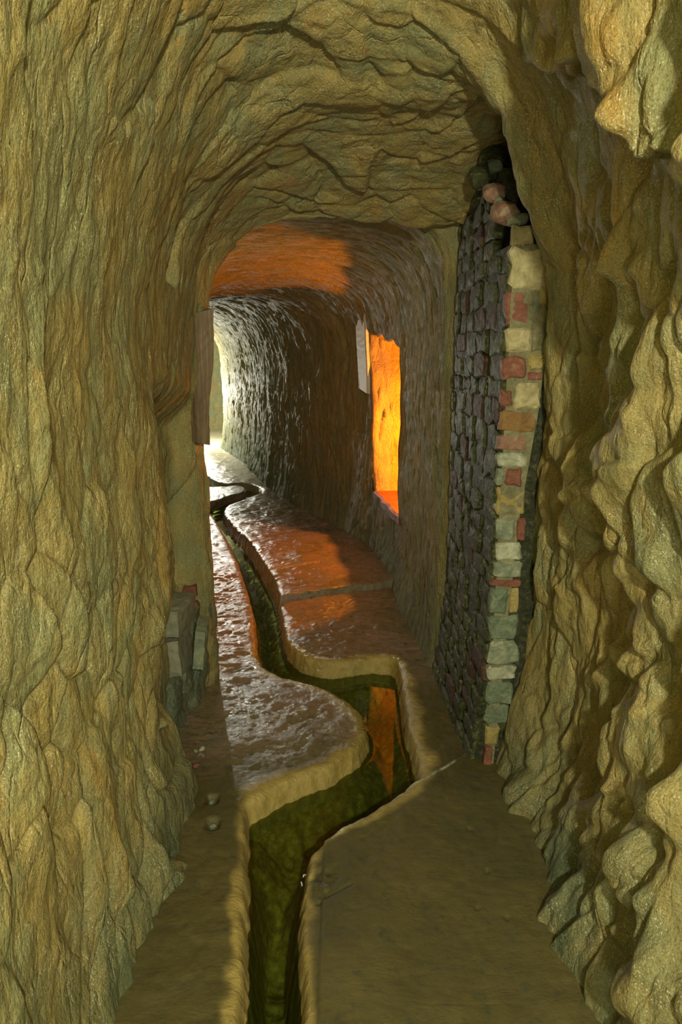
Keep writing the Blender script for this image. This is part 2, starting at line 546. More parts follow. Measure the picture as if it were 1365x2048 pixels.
# crown: broad scoop ledge and flake step above the doorway
D += crown * 0.03 * sm(0.0, 0.05, (V - 1.86) - 0.25 * (X - 0.1) + 0.03 * fbm(X * 6, V * 6, 55, 3)) * sm(-0.25, 0.05, X) * sm(2.35, 2.2, V)
D += crown * 0.025 * blob(X, V, -0.22, 2.25, 0.2, 0.09, 0.2, 3)
# left wall: recess in front of the doorway jamb, slot niche above it
D -= left * 0.12 * sm(2.08, 2.16, V + 0.03 * np.sin(Z * 6)) * sm(2.84, 2.72, V) * sm(1.36, 1.20, Z + 0.12 * (V - 2.4))
D -= left * 0.05 * sm(2.20, 2.215, V) * sm(2.36, 2.34, V) * sm(1.66, 1.68, Z) * sm(1.95, 1.90, Z)
D += left * 0.03 * blob(V, Z, 1.98, 0.95, 0.10, 0.30)
D -= left * 0.075 * blob(V, Z, 2.10, 0.46, 0.17, 0.22, 0, 3)
jam = sm(2.75, 2.88, V) * left
D += jam * lin([(0, 0.0), (0.5, 0.0), (0.99, -0.035), (1.3, -0.01), (1.6, 0.03), (2.0, 0.045)], Z)
calm = 1 - 0.55 * jam
D = soften(D, 1)
P2 = P + N * (D * calm)[:, :, None]
algae = np.clip(sm(0.55, 0.0, Z) * 0.8 + 0.25 * sm(0.3, 0.7, vnoise(V * 2, Z * 2, 7)), 0, 1)
algae = np.maximum(algae, right * sm(1.35, 1.15, V) * sm(0.95, 0.4, Z) * 0.6)
A = {'algae': algae}
iL, iR = int(NS * 0.355), int(NS * 0.645)


def surf(name, P, A, j0, j1, mat, keep=None):
    v, q, at = sub_grid(P[:, j0:j1 + 1], {k: a[:, j0:j1 + 1] for k, a in A.items()}, keep, flip=False)
    o = link_mesh(name, mesh_from_arrays(name, v, q, True, at), mat)
    props(o, kind='structure')
    return o


wall_left = surf('wall_left', P2, A, 0, iL, M_WALL)
ceiling = surf('ceiling', P2, A, iL, iR, M_WALL)
wall_right = surf('wall_right', P2, A, iR, NS - 1, M_WALL)
props(wall_left, 'golden pick-hewn sandstone wall left of the water channel')
props(ceiling, 'low arched sandstone ceiling with curved tool marks')
props(wall_right, 'rugged deeply shadowed sandstone wall nearest on the right')

# ---- passage beyond the doorway
yf = np.concatenate([np.arange(2.90, 3.06, 0.008), np.arange(3.06, 5.4, 0.0115), np.arange(5.4, 9.2, 0.017), np.arange(9.2, 11.0, 0.02),
                     np.arange(11.0, 11.6, 0.012), np.arange(11.6, 14.0, 0.06)])
xlf = lin([(2.90, -1.0), (2.97, -0.80), (4.0, -0.93), (5.2, -1.15), (6.5, -1.55), (7.6, -2.0), (8.4, -2.9), (9.5, -3.4), (11.2, -3.4), (11.6, -3.3), (14, -3.6)], yf)
xrf = lin([(2.90, 0.78), (2.935, 0.62), (2.99, 0.50), (3.06, 0.455), (3.5, 0.425), (4.16, 0.385), (5.1, 0.26), (5.82, 0.0), (6.41, -0.29), (6.96, -0.52), (7.6, -0.78), (9.0, -1.17), (10.85, -1.86), (11.1, -1.90), (11.22, -1.78), (11.5, -1.2), (14, -1.6)], yf)
ztf = lin([(2.90, 2.45), (2.95, 2.2), (3.0, 2.06), (3.3, 2.03), (5.0, 2.02), (6.2, 1.98), (8, 2.05), (14, 2.05)], yf)
zsf = lin([(2.90, 1.5), (5.0, 1.45), (6.5, 1.2), (14, 1.2)], yf)
nef = lin([(2.90, 3.6), (4.6, 3.4), (6.0, 2.6), (14, 2.5)], yf)
NF = 380
Pf, Uf, Tf = loft(yf, xlf, xrf, ztf, zsf, nef, NF)
Nf = inward_normals(Pf)
Vf, Zf, Xf = Pf[:, :, 1], Pf[:, :, 2], Pf[:, :, 0]
# arc length measured along the bending right wall
S = np.concatenate([[0], np.cumsum(np.hypot(np.diff(xrf), np.diff(yf)))])[:, None] + 0 * Vf
rf = sm(0.55, 0.68, Tf)
# marks measured down from the crown on the right so they run unbroken
Ur = Uf[:, -1:] - Uf
Df = 0.018 * fbm(Uf * 1.5, S * 1.6, 211, 3)
Df += hewn(Ur, S, 221, 0.30, 0.06, 0.008) * sm(2.9, 3.3, Vf)
Df += strands(Ur, S, 231, 2.6, 9.0, 0.014) * sm(5.0, 6.2, Vf) + strands(Ur, S, 233, 3.0, 16.0, 0.006)
Df += 0.003 * fbm(Uf * 14, S * 30, 251, 3)
Df += rf * 0.055 * np.clip(1 - Zf / 0.6, 0, 1.2) ** 2
# socket hole, shallow blocked panel on the passage wall
Df -= rf * 0.06 * blob(S, Zf, S[np.argmin(np.abs(yf - 8.55)), 0], 0.98, 0.05, 0.045, 0, 3)
sp0 = S[np.argmin(np.abs(yf - 5.2)), 0]
Df -= rf * 0.022 * sm(sp0 + 0.10, sp0 + 0.13, S) * sm(sp0 + 0.62, sp0 + 0.60, S) * sm(0.84, 0.87, Zf) * sm(1.78, 1.75, Zf)
# rounded crown meeting the wall at the far bend
calmf = 1 - 0.5 * sm(3.0, 2.9, Vf)
Pf2 = Pf + Nf * (Df * calmf)[:, :, None]
# opening to the side chamber
YN, YF_, ZB, ZT = 4.26, 5.17, 0.44, 1.60


def open_sdf(Y, Z):
    wob = 0.02 * np.sin(Z * 9.0 + 1.0) + 0.012 * np.sin(Z * 23.0)
    top = 1.50 + 0.11 * (Y - YN) / 0.9 + 0.015 * np.sin(Y * 17.0)
    return np.maximum.reduce([YN + wob - Y, Y - (YF_ - 0.10 * (1.1 - Z) + 0.6 * wob), ZB - Z, Z - top])


cy = (Vf[:-1, :-1] + Vf[1:, 1:]) / 2; cz = (Zf[:-1, :-1] + Zf[1:, 1:]) / 2
hole = (open_sdf(cy, cz) < 0.004) & (Tf[:-1, :-1] > 0.5)
algf = np.clip(sm(0.7, 0.05, Zf) * 0.9 + sm(4.1, 4.2, Vf) * sm(5.25, 5.15, Vf) * sm(0.5, 0.44, Zf), 0, 1)
Af = {'algae': algf}
jL, jR = int(NF * 0.36), int(NF * 0.64)
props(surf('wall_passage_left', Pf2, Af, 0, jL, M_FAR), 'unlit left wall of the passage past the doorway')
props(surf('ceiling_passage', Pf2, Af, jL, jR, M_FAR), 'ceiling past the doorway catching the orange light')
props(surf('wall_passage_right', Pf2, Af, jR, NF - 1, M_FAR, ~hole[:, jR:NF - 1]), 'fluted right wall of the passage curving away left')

# end of the passage
bm = bmesh.new()
ev = [bm.verts.new((-4.0 + 0.35 * i + 0.03 * math.sin(i * 2.1), 13.9 + 0.05 * math.sin(i * 1.3 + j), -0.2 + 0.3 * j)) for j in range(9) for i in range(10)]
for j in range(8):
    for i in range(9):
        bm.faces.new((ev[j * 10 + i], ev[j * 10 + i + 1], ev[j * 10 + i + 11], ev[j * 10 + i + 10]))
me = bpy.data.meshes.new('wall_end'); bm.to_mesh(me); bm.free()
props(link_mesh('wall_end', me, M_FAR), 'dark rock closing the far end of the passage', kind='structure')
# rock behind the viewer
bm = bmesh.new()
ev = [bm.verts.new((-1.0 + 0.25 * i, -2.3 - 0.06 * math.sin(i * 1.7 + j * 0.9), -0.2 + 0.33 * j)) for j in range(9) for i in range(9)]
for j in range(8):
    for i in range(8):
        bm.faces.new((ev[j * 9 + i], ev[j * 9 + i + 1], ev[j * 9 + i + 10], ev[j * 9 + i + 9]))
me = bpy.data.meshes.new('wall_back'); bm.to_mesh(me); bm.free()
props(link_mesh('wall_back', me, M_WALL), 'rock behind the viewer', kind='structure')

# ---- side chamber: a throat through the wall widening into a small room
NA = 96
th = np.linspace(0, 2 * math.pi, NA, endpoint=False)
out = []
for a in th:
    dy, dz = math.cos(a), math.sin(a)
    lo, hi = 0.0, 1.2
    c0 = np.array([4.62, 1.0])
    for _ in range(30):
        mid = (lo + hi) / 2
        if open_sdf(np.array(c0[0] + dy * mid), np.array(c0[1] + dz * mid)) < 0:
            lo = mid
        else:
            hi = mid
    out.append((c0[0] + dy * lo, c0[1] + dz * lo))
out = np.array(out)
rad = out - np.array([4.62, 1.0])


def wall_x(Y):
    return np.interp(Y, yf, xrf)


dep = [(-99, 1.10), (0.035, 1.09), (-0.010, 1.015), (0.01, 0.99)] + [(d, 0.985) for d in np.linspace(0.03, 0.30, 28)] + \
      [(d, 1.0 + 0.35 * sm(0.30, 0.6, d)) for d in np.linspace(0.32, 0.7, 16)] + [(d, 1.35) for d in np.linspace(0.8, 1.7, 14)] + [(1.75, 1.2), (1.78, 0.7), (1.80, 0.02)]
dep = dep[1:]
rings = []
for i, (d, sc) in enumerate(dep):
    yz = np.array([4.62, 1.0]) + rad * sc
    x = wall_x(yz[:, 0] if d < 0.05 else out[:, 0]) + d
    nz = 0.02 * fbm(yz[:, 1] * 9, x * 5 + yz[:, 0] * 3, 300, 3) * sm(0.0, 0.06, d) + hewn(x, yz[:, 1] + yz[:, 0], 310, 0.16, 0.22, 0.02) * sm(0, 0.05, d)
    dirn = rad / np.linalg.norm(rad, axis=1, keepdims=True)
    yz = yz - dirn * nz[:, None]
    rings.append(np.stack([x, yz[:, 0], yz[:, 1]], 1))
R = np.array(rings)
R = np.concatenate([R, R[:, :1]], 1)
v, q, at = sub_grid(R, {'algae': 0 * R[:, :, 0]}, None, False)
sidew = link_mesh('wall_side_chamber', mesh_from_arrays('wall_side_chamber', v, q, True, at), M_SIDE)
props(sidew, 'rock sides of the opening glowing orange on the right', kind='structure')


bm = bmesh.new()
rows = []
for yy in np.linspace(4.22, 5.14, 24):
    x0 = float(wall_x(yy)) - 0.012 + 0.006 * math.sin(yy * 21)
    dz = 0.004 * math.sin(yy * 33)
    rows.append([bm.verts.new((x0, yy, 0.395)), bm.verts.new((x0 - 0.004, yy, 0.442 + dz)), bm.verts.new((x0 + 0.012, yy, 0.455 + dz)),
                 bm.verts.new((x0 + 0.2, yy, 0.460 + dz)), bm.verts.new((x0 + 0.42, yy, 0.458)), bm.verts.new((x0 + 0.42, yy, 0.40))])
for a, b in zip(rows[:-1], rows[1:]):
    for i in range(6):
        bm.faces.new((a[i], a[(i + 1) % 6], b[(i + 1) % 6], b[i]))
bm.faces.new(rows[0][::-1]); bm.faces.new(rows[-1])
bmesh.ops.recalc_face_normals(bm, faces=bm.faces)
me = bpy.data.meshes.new('sill_slab'); bm.to_mesh(me); bm.free()
props(link_mesh('sill_slab', me, stone_mat('sill_stone_painted_dim', (0.10, 0.035, 0.02), (0.15, 0.05, 0.03), (0.2, 0.08, 0.05), 0.5, 0.5)),  # dark red puts the lamp's weak grazing light on the sill into its colour
      'stone sill at the bottom of the orange opening, dim grazing light painted in as dark red', 'sill')

# ------------------------------------------------------------------ floor with the channel
def cr(pts, k=6):
    p = np.array(pts, dtype=float)
    p = np.concatenate([p[:1], p, p[-1:]])
    o = []
    for i in range(1, len(p) - 2):
        for t in np.linspace(0, 1, k, endpoint=False):
            a, b, c, d = p[i - 1], p[i], p[i + 1], p[i + 2]
            o.append(0.5 * (2 * b + (c - a) * t + (2 * a - 5 * b + 4 * c - d) * t * t + (3 * b - a - 3 * c + d) * t ** 3))
    o.append(p[-2])
    return np.array(o)


LE = [(478, 2048), (483, 1900), (486, 1750), (488, 1640), (492, 1606), (530, 1582), (580, 1556), (640, 1535), (690, 1508), (722, 1480),
      (732, 1455), (722, 1425), (690, 1398), (640, 1372), (585, 1358), (540, 1340), (518, 1318), (510, 1280), (506, 1230), (494, 1180),
      (476, 1125), (452, 1075), (430, 1035), (412, 1012), (396, 998), (375, 985), (330, 975)]
RE = [(612, 2048), (610, 1900), (610, 1780), (616, 1725), (634, 1690), (690, 1655), (750, 1625), (800, 1592), (832, 1560), (840, 1535),
      (832, 1490), (818, 1440), (808, 1380), (803, 1342), (792, 1320), (761, 1314), (720, 1316), (680, 1322), (640, 1321), (606, 1310), (580, 1286),
      (568, 1245), (562, 1205), (548, 1165), (520, 1118), (488, 1075), (460, 1042), (448, 1024), (456, 1010), (480, 1000),
      (508, 990), (524, 983), (517, 972), (492, 966), (455, 967), (428, 960), (408, 946), (385, 930), (330, 925)]
Lw = cr([on_floor(*p)[:2] for p in LE]); Rw = cr([on_floor(*p)[:2] for p in RE])
near_l = np.array([[Lw[0][0], -2.3]]); near_r = np.array([[Rw[0][0], -2.3]])
poly = np.concatenate([near_l, Lw, Rw[::-1], near_r])


def poly_sdf(px, py, poly):
    d = np.full(px.shape, 1e9)
    inside = np.zeros(px.shape, dtype=bool)
    n = len(poly)
    for i in range(n):
        a, b = poly[i], poly[(i + 1) % n]
        e = b - a
        L2 = e @ e
        if L2 < 1e-12:
            continue
        wx, wy = px - a[0], py - a[1]
        t = np.clip((wx * e[0] + wy * e[1]) / L2, 0, 1)
        dx, dy = wx - e[0] * t, wy - e[1] * t
        d = np.minimum(d, dx * dx + dy * dy)
        if e[1] != 0:
            c = ((a[1] <= py) & (b[1] > py)) | ((b[1] <= py) & (a[1] > py))
            xi = a[0] + (py - a[1]) / e[1] * e[0]
            inside ^= c & (px < xi)
    d = np.sqrt(d)
    return np.where(inside, -d, d)


def seg_dist(px, py, a, b):
    a, b = np.array(a[:2]), np.array(b[:2])
    e = b - a
    t = np.clip(((px - a[0]) * e[0] + (py - a[1]) * e[1]) / (e @ e), 0, 1)
    return np.hypot(px - a[0] - e[0] * t, py - a[1] - e[1] * t)


gx = np.concatenate([np.arange(-3.7, -1.7, 0.05), np.arange(-1.7, -0.78, 0.015), np.arange(-0.78, 0.62, 0.0058), np.arange(0.62, 0.85, 0.04)])
gy = np.concatenate([np.arange(-2.3, 0.6, 0.08), np.arange(0.6, 4.5, 0.006), np.arange(4.5, 6.3, 0.011), np.arange(6.3, 9.0, 0.018), np.arange(9, 14.0, 0.06)])
GY, GX = np.meshgrid(gy, gx, indexing='ij')
sd = poly_sdf(GX, GY, poly)
sdw = sd + 0.0045 * fbm(GX * 22, GY * 22, 401, 3)
WATER_Z, BED_Z = -0.088, -0.23
up = 0.006 * fbm(GX * 4, GY * 4, 411, 4) + 0.0016 * fbm(GX * 30, GY * 30, 415, 3)
# cross-wise ripples worn by trickling water on the inner slabs
rip = strands(GX, GY, 421, 5.0, 17.0, 0.0045)
up += rip * sm(2.5, 3.2, GY) * sm(0.02, 0.08, sd)
mid_l = sm(2.0, 2.3, GY) * sm(0.1, -0.1, GX)
up += 0.5 * strands(GX * 1.2 + GY * .5, GY * 1.0 - GX * .6, 431, 6.0, 14.0, 0.005) * mid_l * sm(0.03, 0.08, sd)
# slab joint: the inner right slab stands proud of the one before it
a, b = on_floor(552, 1203), on_floor(790, 1171)
side = (GY - (a[1] + (GX - a[0]) * (b[1] - a[1]) / (b[0] - a[0])))
rgt = GX > np.interp(GY, Rw[:, 1][:150], Rw[:, 0][:150]) - 0.05
rgt = rgt & (GY < 9)
up += sm(6.0, 5.0, GY) * np.where(rgt & (GY > 3), 0.040 * sm(-0.002, 0.012, side + 0.008 * vnoise(GX * 9, GY * 0, 5)) - 0.03 * np.exp(-((side + 0.008) / 0.008) ** 2), 0)
# second faint ledge behind it
a2, b2 = on_floor(545, 1148), on_floor(640, 1135)
up -= 0.02 * np.exp(-(seg_dist(GX, GY, a2, b2) / 0.012) ** 2)
# nearest right slab slightly proud, its joint running to the wall
c1, c2 = on_floor(632, 1690), on_floor(905, 1525)
side2 = (GY - (c1[1] + (GX - c1[0]) * (c2[1] - c1[1]) / (c2[0] - c1[0])))
up += np.where((GX > -0.05) & (GY < 3), 0.014 * sm(0.006, -0.004, side2 + 0.006 * vnoise(GX * 12, GX * 3, 9)) - 0.02 * np.exp(-(side2 / 0.005) ** 2) * sm(0.25, 0.30, GX), 0)
# broken hollow on the near slab's corner
hl = on_floor(650, 1760)
up -= 0.012 * blob(GX, GY, hl[0], hl[1], 0.05, 0.10, 0, 3) * (1 + 0.6 * fbm(GX * 25, GY * 25, 445, 3))
cr1 = on_floor(640, 1800), on_floor(700, 1775)
up -= 0.008 * np.exp(-(seg_dist(GX, GY, *cr1) / 0.006) ** 2)
# two peg holes on the left strip
PITS = [on_floor(424, 1598), on_floor(425, 1646)]
for h in PITS:
    up -= 0.035 * blob(GX, GY, h[0], h[1], 0.020, 0.022, 0, 4)
for (px, py, r, dd) in [(940, 1665, .009, .008), (975, 1750, .008, .009), (955, 1824, .007, .007), (1014, 1845, .007, .007)]:
    h = on_floor(px, py)
    up -= dd * blob(GX, GY, h[0], h[1], r, r, 0, 4)
# rock skirt where floor meets walls
lip = -0.016 * np.exp(-np.clip(sdw, 0, 1) / 0.013)
deep = sm(2.0, 1.6, GY)
bed = BED_Z - 0.13 * deep + 0.02 * fbm(GX * 14, GY * 14, 441, 4)
t1 = np.clip(-sdw / 0.024, 0, 1)
t2 = sm(0, 1, (-0.02 - sdw) / (0.13 - 0.09 * deep))
wallz = (up - 0.016) * (1 - t1) - 0.125 * t1 - 0.010 * np.sin(t1 * math.pi) * fbm(GX * 24, GY * 24, 447, 3)
GZ = np.where(sdw > 0, up + lip, wallz + (bed + 0.125) * t2 + 0.012 * t2 * (1 - t2) * 4 * fbm(GX * 18, GY * 18, 448, 3))
PF = np.stack([GX, GY, GZ], -1)
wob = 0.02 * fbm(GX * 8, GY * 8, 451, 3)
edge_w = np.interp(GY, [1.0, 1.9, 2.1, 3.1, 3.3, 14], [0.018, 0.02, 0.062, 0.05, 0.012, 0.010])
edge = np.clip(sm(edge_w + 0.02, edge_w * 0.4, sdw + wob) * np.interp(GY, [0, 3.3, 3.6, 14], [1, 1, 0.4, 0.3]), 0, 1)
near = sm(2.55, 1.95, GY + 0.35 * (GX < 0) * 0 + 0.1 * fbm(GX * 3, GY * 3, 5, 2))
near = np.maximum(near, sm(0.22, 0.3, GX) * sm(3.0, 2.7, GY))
wet = np.clip(sm(1.9, 2.5, GY + 0.12 * fbm(GX * 4, GY * 4, 8, 3)) * (1 - 0.6 * sm(0.2, 0.3, GX) * sm(3, 2.8, GY)), 0, 1)
crust = sm(0.022, 0.004, np.abs(side2 + 0.008)) * (GX > -0.03) * (GY < 2.7) * (GX < 0.42) * (sdw > -0.003)
far_l = sm(0.02, 0.004, seg_dist(GX, GY, on_floor(420, 1020), on_floor(405, 1010)))
bedm = sm(-0.012, -0.03, sdw)
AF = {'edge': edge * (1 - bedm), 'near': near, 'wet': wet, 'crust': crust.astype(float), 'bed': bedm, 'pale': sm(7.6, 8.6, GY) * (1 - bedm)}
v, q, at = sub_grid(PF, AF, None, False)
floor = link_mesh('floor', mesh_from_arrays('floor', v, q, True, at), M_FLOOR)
props(floor, 'worn stone floor cut by a winding water channel', kind='structure')

# ---- water
wx = np.concatenate([np.arange(-3.0, -1.7, 0.05), np.arange(-1.7, 0.42, 0.010)])
wy = np.concatenate([np.arange(-2.2, 0.8, 0.05), np.arange(0.8, 4.6, 0.010), np.arange(4.6, 9.6, 0.02)])
WYg, WXg = np.meshgrid(wy, wx, indexing='ij')
ws = poly_sdf(WXg, WYg, poly)
wz = WATER_Z + 0.00005 * fbm(WXg * 9, WYg * 9, 501, 3) + 0.006 * np.exp(-np.abs(ws + 0.012) / 0.006)
kc = (ws[:-1, :-1] < 0.03)
v, q, at = sub_grid(np.stack([WXg, WYg, wz], -1), {}, kc, False)
wo = link_mesh('water', mesh_from_arrays('water', v, q, True), M_WATER)
props(wo, 'shallow clear dark green water in the winding channel', 'water', None, 'stuff')


# ------------------------------------------------------------------ stones
def stone_verts(outline, depth, rng, inset=0.16, bulge=0.012):
    """irregular block from a 2-D outline (u right, w up); front at d=0 facing -d, back at +depth"""
    o = np.array(outline, dtype=float)
    c = o.mean(0)
    n = len(o)
    vs, fs = [], []
    sz = min(np.ptp(o[:, 0]), np.ptp(o[:, 1]))
    b = min(0.007, sz * inset)
    ins = []
    for i in range(n):
        dv = c - o[i]
        L = np.hypot(*dv) + 1e-9
        ins.append(o[i] + dv / L * b)
    for p in o: vs.append((p[0], p[1], depth))
    for p in o: vs.append((p[0], p[1], b * 0.8 + rng.uniform(-.001, .001)))
    for p in ins: vs.append((p[0], p[1], rng.uniform(-.003, .002)))
    vs.append((c[0], c[1], -bulge * rng.uniform(0.2, 1.0)))
    for i in range(n):
        j = (i + 1) % n
        fs += [(i, j, n + j, n + i), (n + i, n + j, 2 * n + j, 2 * n + i), (2 * n + i, 2 * n + j, 3 * n)]
    return vs, fs


def rect_outline(u0, u1, w0, w1, rng, j=0.12):
    w, h = u1 - u0, w1 - w0
    m = min(w, h)
    pts = [(u0, w0 + h * .15), (u0 + w * .08, w0), (u0 + w * .5, w0), (u1 - w * .08, w0), (u1, w0 + h * .15), (u1, w0 + h * .5), (u1, w1 - h * .12), (u1 - w * .1, w1),
           (u0 + w * .5, w1), (u0 + w * .1, w1), (u0, w1 - h * .12), (u0, w0 + h * .5)]
    return [(a + rng.uniform(-1, 1) * m * j * .5, b_ + rng.uniform(-1, 1) * m * j * .5) for a, b_ in pts]


def placed(name, vs, fs, origin, eu, ew, ed, mat, parent=None, smooth=False):
    o3 = [np.array(origin) + np.array(eu) * a + np.array(ew) * b + np.array(ed) * c for a, b, c in vs]
    me = bpy.data.meshes.new(name)
    me.from_pydata([tuple(p) for p in o3], [], fs)
    bm = bmesh.new(); bm.from_mesh(me); bmesh.ops.recalc_face_normals(bm, faces=bm.faces); bm.to_mesh(me); bm.free()
    if smooth:
        me.polygons.foreach_set('use_smooth', [True] * len(me.polygons))
    return link_mesh(name, me, mat, parent)


rng = random.Random(5)
# ---- masonry pier on the right
YP = 2.20
pier = bpy.data.objects.new('masonry_pier', None)
COL.objects.link(pier)
props(pier, 'rubble and brick pier, pale front and wet black side, against the right wall', 'pier')
PIER_BASE = np.array([0.55, 2.55, 0.0])
pier.location = tuple(PIER_BASE)


def pchild(o):
    o.parent = pier
    o.matrix_parent_inverse = Matrix.Translation(-Vector(PIER_BASE))
    return o


front = [  # px x0,x1, y0,y1, kind
    (1024, 1068, 449, 500, 'cream'), (1019, 1095, 494, 578, 'cream'), (1012, 1064, 581, 650, 'red'), (1064, 1082, 590, 650, 'grey'), (1079, 1100, 570, 608, 'yellow'),
    (1012, 1062, 655, 704, 'cream'), (1064, 1096, 615, 704, 'mortar'), (1002, 1055, 711, 759, 'red'), (1056, 1092, 706, 742, 'yellow'), (1056, 1086, 744, 760, 'red'),
    (1001, 1027, 779, 812, 'red'), (1029, 1084, 765, 818, 'cream'), (1000, 1074, 822, 864, 'brown'), (997, 1057, 868, 902, 'pink'),
    (993, 1054, 906, 935, 'white'), (993, 1009, 937, 972, 'grey'), (1011, 1045, 937, 973, 'red'), (993, 1053, 976, 1032, 'yellow'),
    (992, 1033, 1035, 1082, 'grey'), (1034, 1053, 1036, 1082, 'red'), (990, 1046, 1086, 1120, 'white'), (987, 1045, 1122, 1157, 'grey'),
    (982, 1044, 1159, 1174, 'red'), (979, 1018, 1177, 1228, 'teal'), (1020, 1040, 1177, 1228, 'yellow'), (977, 1039, 1231, 1278, 'teal'), (976, 1038, 1281, 1328, 'grey'),
    (975, 1034, 1331, 1361, 'white'), (973, 1030, 1364, 1408, 'teal'), (971, 1022, 1411, 1450, 'teal'), (969, 1000, 1453, 1490, 'yellow'), (968, 986, 1493, 1531, 'red')]
for (x0, x1, y0, y1, kd) in front:
    A_, B_ = at_y(x0, (y0 + y1) / 2, YP), at_y(x1, (y0 + y1) / 2, YP)
    ztop, zbot = at_y((x0 + x1) / 2, y0, YP)[2], at_y((x0 + x1) / 2, y1, YP)[2]
    ol = rect_outline(A_[0] + .002, B_[0] - .002, zbot + .0015, ztop - .0015, rng, 0.16)
    vs_, fs_ = stone_verts(ol, 0.035, rng, bulge=0.004)
    nm = 'brick' if kd in ('red', 'brown') else 'stone'
    pchild(placed(nm, vs_, fs_, (0, YP + rng.uniform(-.006, .006), 0), (1, 0, 0), (0, 0, 1), (0, 1, 0), SM[kd]))


# mortar core behind the stones, irregular top, lofted by height
def core(name, y0, y1, zt_, inset_x, mat):
    zz = np.arange(-0.05, zt_, 0.03)
    loops = []
    for z in zz:
        xa = 0.522 + inset_x; xb = float(np.interp(z, [0, 0.2, 0.6, 0.95, 1.25, 1.6], [0.55, 0.56, 0.575, 0.595, 0.63, 0.66])) if y1 < 2.5 else (0.70 if y0 < 2.4 else 0.585)
        f = 0.0025 * float(fbm(np.array([z * 20.0]), np.array([y0 * 7]), 600, 3)[0])
        sk = 0.035 * max(0, 1 - z / 0.5) ** 2 if y1 > 2.5 else 0.0
        loops.append([(xa + f - sk, y0 + f), (xb, y0 - f), (xb, y1), (xa - 0.035 * (y1 - 2.2) / 0.8 - f - sk, y1)])
    bm = bmesh.new()
    L = [[bm.verts.new((p[0], p[1], z)) for p in lp] for lp, z in zip(loops, zz)]
    for a, b in zip(L[:-1], L[1:]):
        for i in range(4):
            bm.faces.new((a[i], a[(i + 1) % 4], b[(i + 1) % 4], b[i]))
    bm.faces.new(L[-1])
    me = bpy.data.meshes.new(name); bm.to_mesh(me); bm.free()
    return pchild(link_mesh(name, me, mat))


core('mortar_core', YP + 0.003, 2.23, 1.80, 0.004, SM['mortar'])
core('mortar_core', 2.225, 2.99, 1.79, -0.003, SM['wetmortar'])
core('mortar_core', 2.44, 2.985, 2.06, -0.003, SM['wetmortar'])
# wet side face, course by course
z = -0.03
while z < 2.08:
    h = rng.uniform(0.055, 0.095)
    y = YP + 0.014 + rng.uniform(0.0, 0.01)
    while y < 2.96:
        L = rng.uniform(0.09, 0.20)
        y1 = min(y + L, 2.985)
        if y1 - y < 0.03:
            break
        if z + h < 1.80 + (0.16 if y > 2.33 else 0) + (0.18 if y > 2.45 else 0):
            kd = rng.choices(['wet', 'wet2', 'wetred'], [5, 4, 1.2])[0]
            ol = rect_outline(y + .0015, y1 - .0015, z - .004 + rng.uniform(-.006, .006), z + h - .002 + rng.uniform(-.008, .004), rng, 0.34)
            vs_, fs_ = stone_verts(ol, 0.03, rng, bulge=0.008)
            sk = 0.045 * max(0, 1 - z / 0.6) ** 2
            xo = 0.512 - 0.035 * (y - 2.2) / 0.8 - sk + rng.uniform(-.006, .006)
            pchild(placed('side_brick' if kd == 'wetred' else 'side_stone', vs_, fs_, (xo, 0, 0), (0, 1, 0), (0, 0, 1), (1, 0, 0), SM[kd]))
        y = y1
    z += h
# loose stones on the broken top
def rubble(name, c, s, mat, seed, parent=None, flat=0.75):
    r = random.Random(seed)
    bm = bmesh.new()
    bmesh.ops.create_icosphere(bm, subdivisions=2, radius=1.0)
    ax = [Vector((r.gauss(0, 1), r.gauss(0, 1), r.gauss(0, 1))).normalized() for _ in range(8)]
    cut = [r.uniform(0.45, 0.78) for _ in range(8)]
    for v_ in bm.verts:
        for a_, k_ in zip(ax, cut):
            d_ = v_.co.dot(a_)
            if d_ > k_:
                v_.co -= a_ * (d_ - k_)
        v_.co = Vector((v_.co.x * s[0], v_.co.y * s[1], v_.co.z * s[2]))
    me = bpy.data.meshes.new(name); bm.to_mesh(me); bm.free()
    o = link_mesh(name, me, mat)
    o.location = tuple(c)
    if parent is pier:
        o.parent = pier
        o.location = tuple(np.array(c) - PIER_BASE)
    o.rotation_euler = (0, 0, r.uniform(0, 3))
    return o


for i, (px, py, Y, s, kd) in enumerate([(986, 384, 2.36, .034, 'pink'), (1013, 425, 2.28, .045, 'pink'), (1036, 440, 2.26, .030, 'grey'), (1002, 405, 2.33, .022, 'grey'),
                                        (962, 350, 2.5, .05, 'wet2'), (978, 318, 2.52, .05, 'wet'), (994, 330, 2.45, .03, 'teal'), (965, 290, 2.62, .055, 'wet')]):
    rubble('rubble_stone', at_y(px, py, Y), (s * 1.35, s * 1.25, s), SM[kd], 40 + i, pier)

# ---- left ledge: damp plinth, two dressed blocks, wedge stone, brick stubs
def block(name, c, size, rotz, mat, seed, label, cat, group=None, tilt=(0, 0)):
    r = random.Random(seed)
    bm = bmesh.new()
    bmesh.ops.create_cube(bm, size=1.0)
    bmesh.ops.subdivide_edges(bm, edges=bm.edges[:], cuts=5, use_grid_fill=True)
    for v_ in bm.verts:
        p = np.array(v_.co)
        e = np.sort(np.abs(p))[::-1]
        rr = 0.06 if e[1] > 0.49 else 0.0
        q_ = p * np.array(size)
        n_ = float(fbm(np.array([q_[0] * 22 + q_[2] * 9 + seed]), np.array([q_[1] * 22 - q_[2] * 13]), seed, 3)[0])
        m_ = min(size)
        v_.co = Vector(q_ * (1 - rr * m_ / np.array(size)) + np.array([n_, n_ * .7, n_ * .8]) * 0.004)
    me = bpy.data.meshes.new(name); bm.to_mesh(me); bm.free()
    o = link_mesh(name, me, mat)
    o.location = tuple(c)
    o.rotation_euler = (tilt[0], tilt[1], rotz)
    props(o, label, cat, group)
    return o


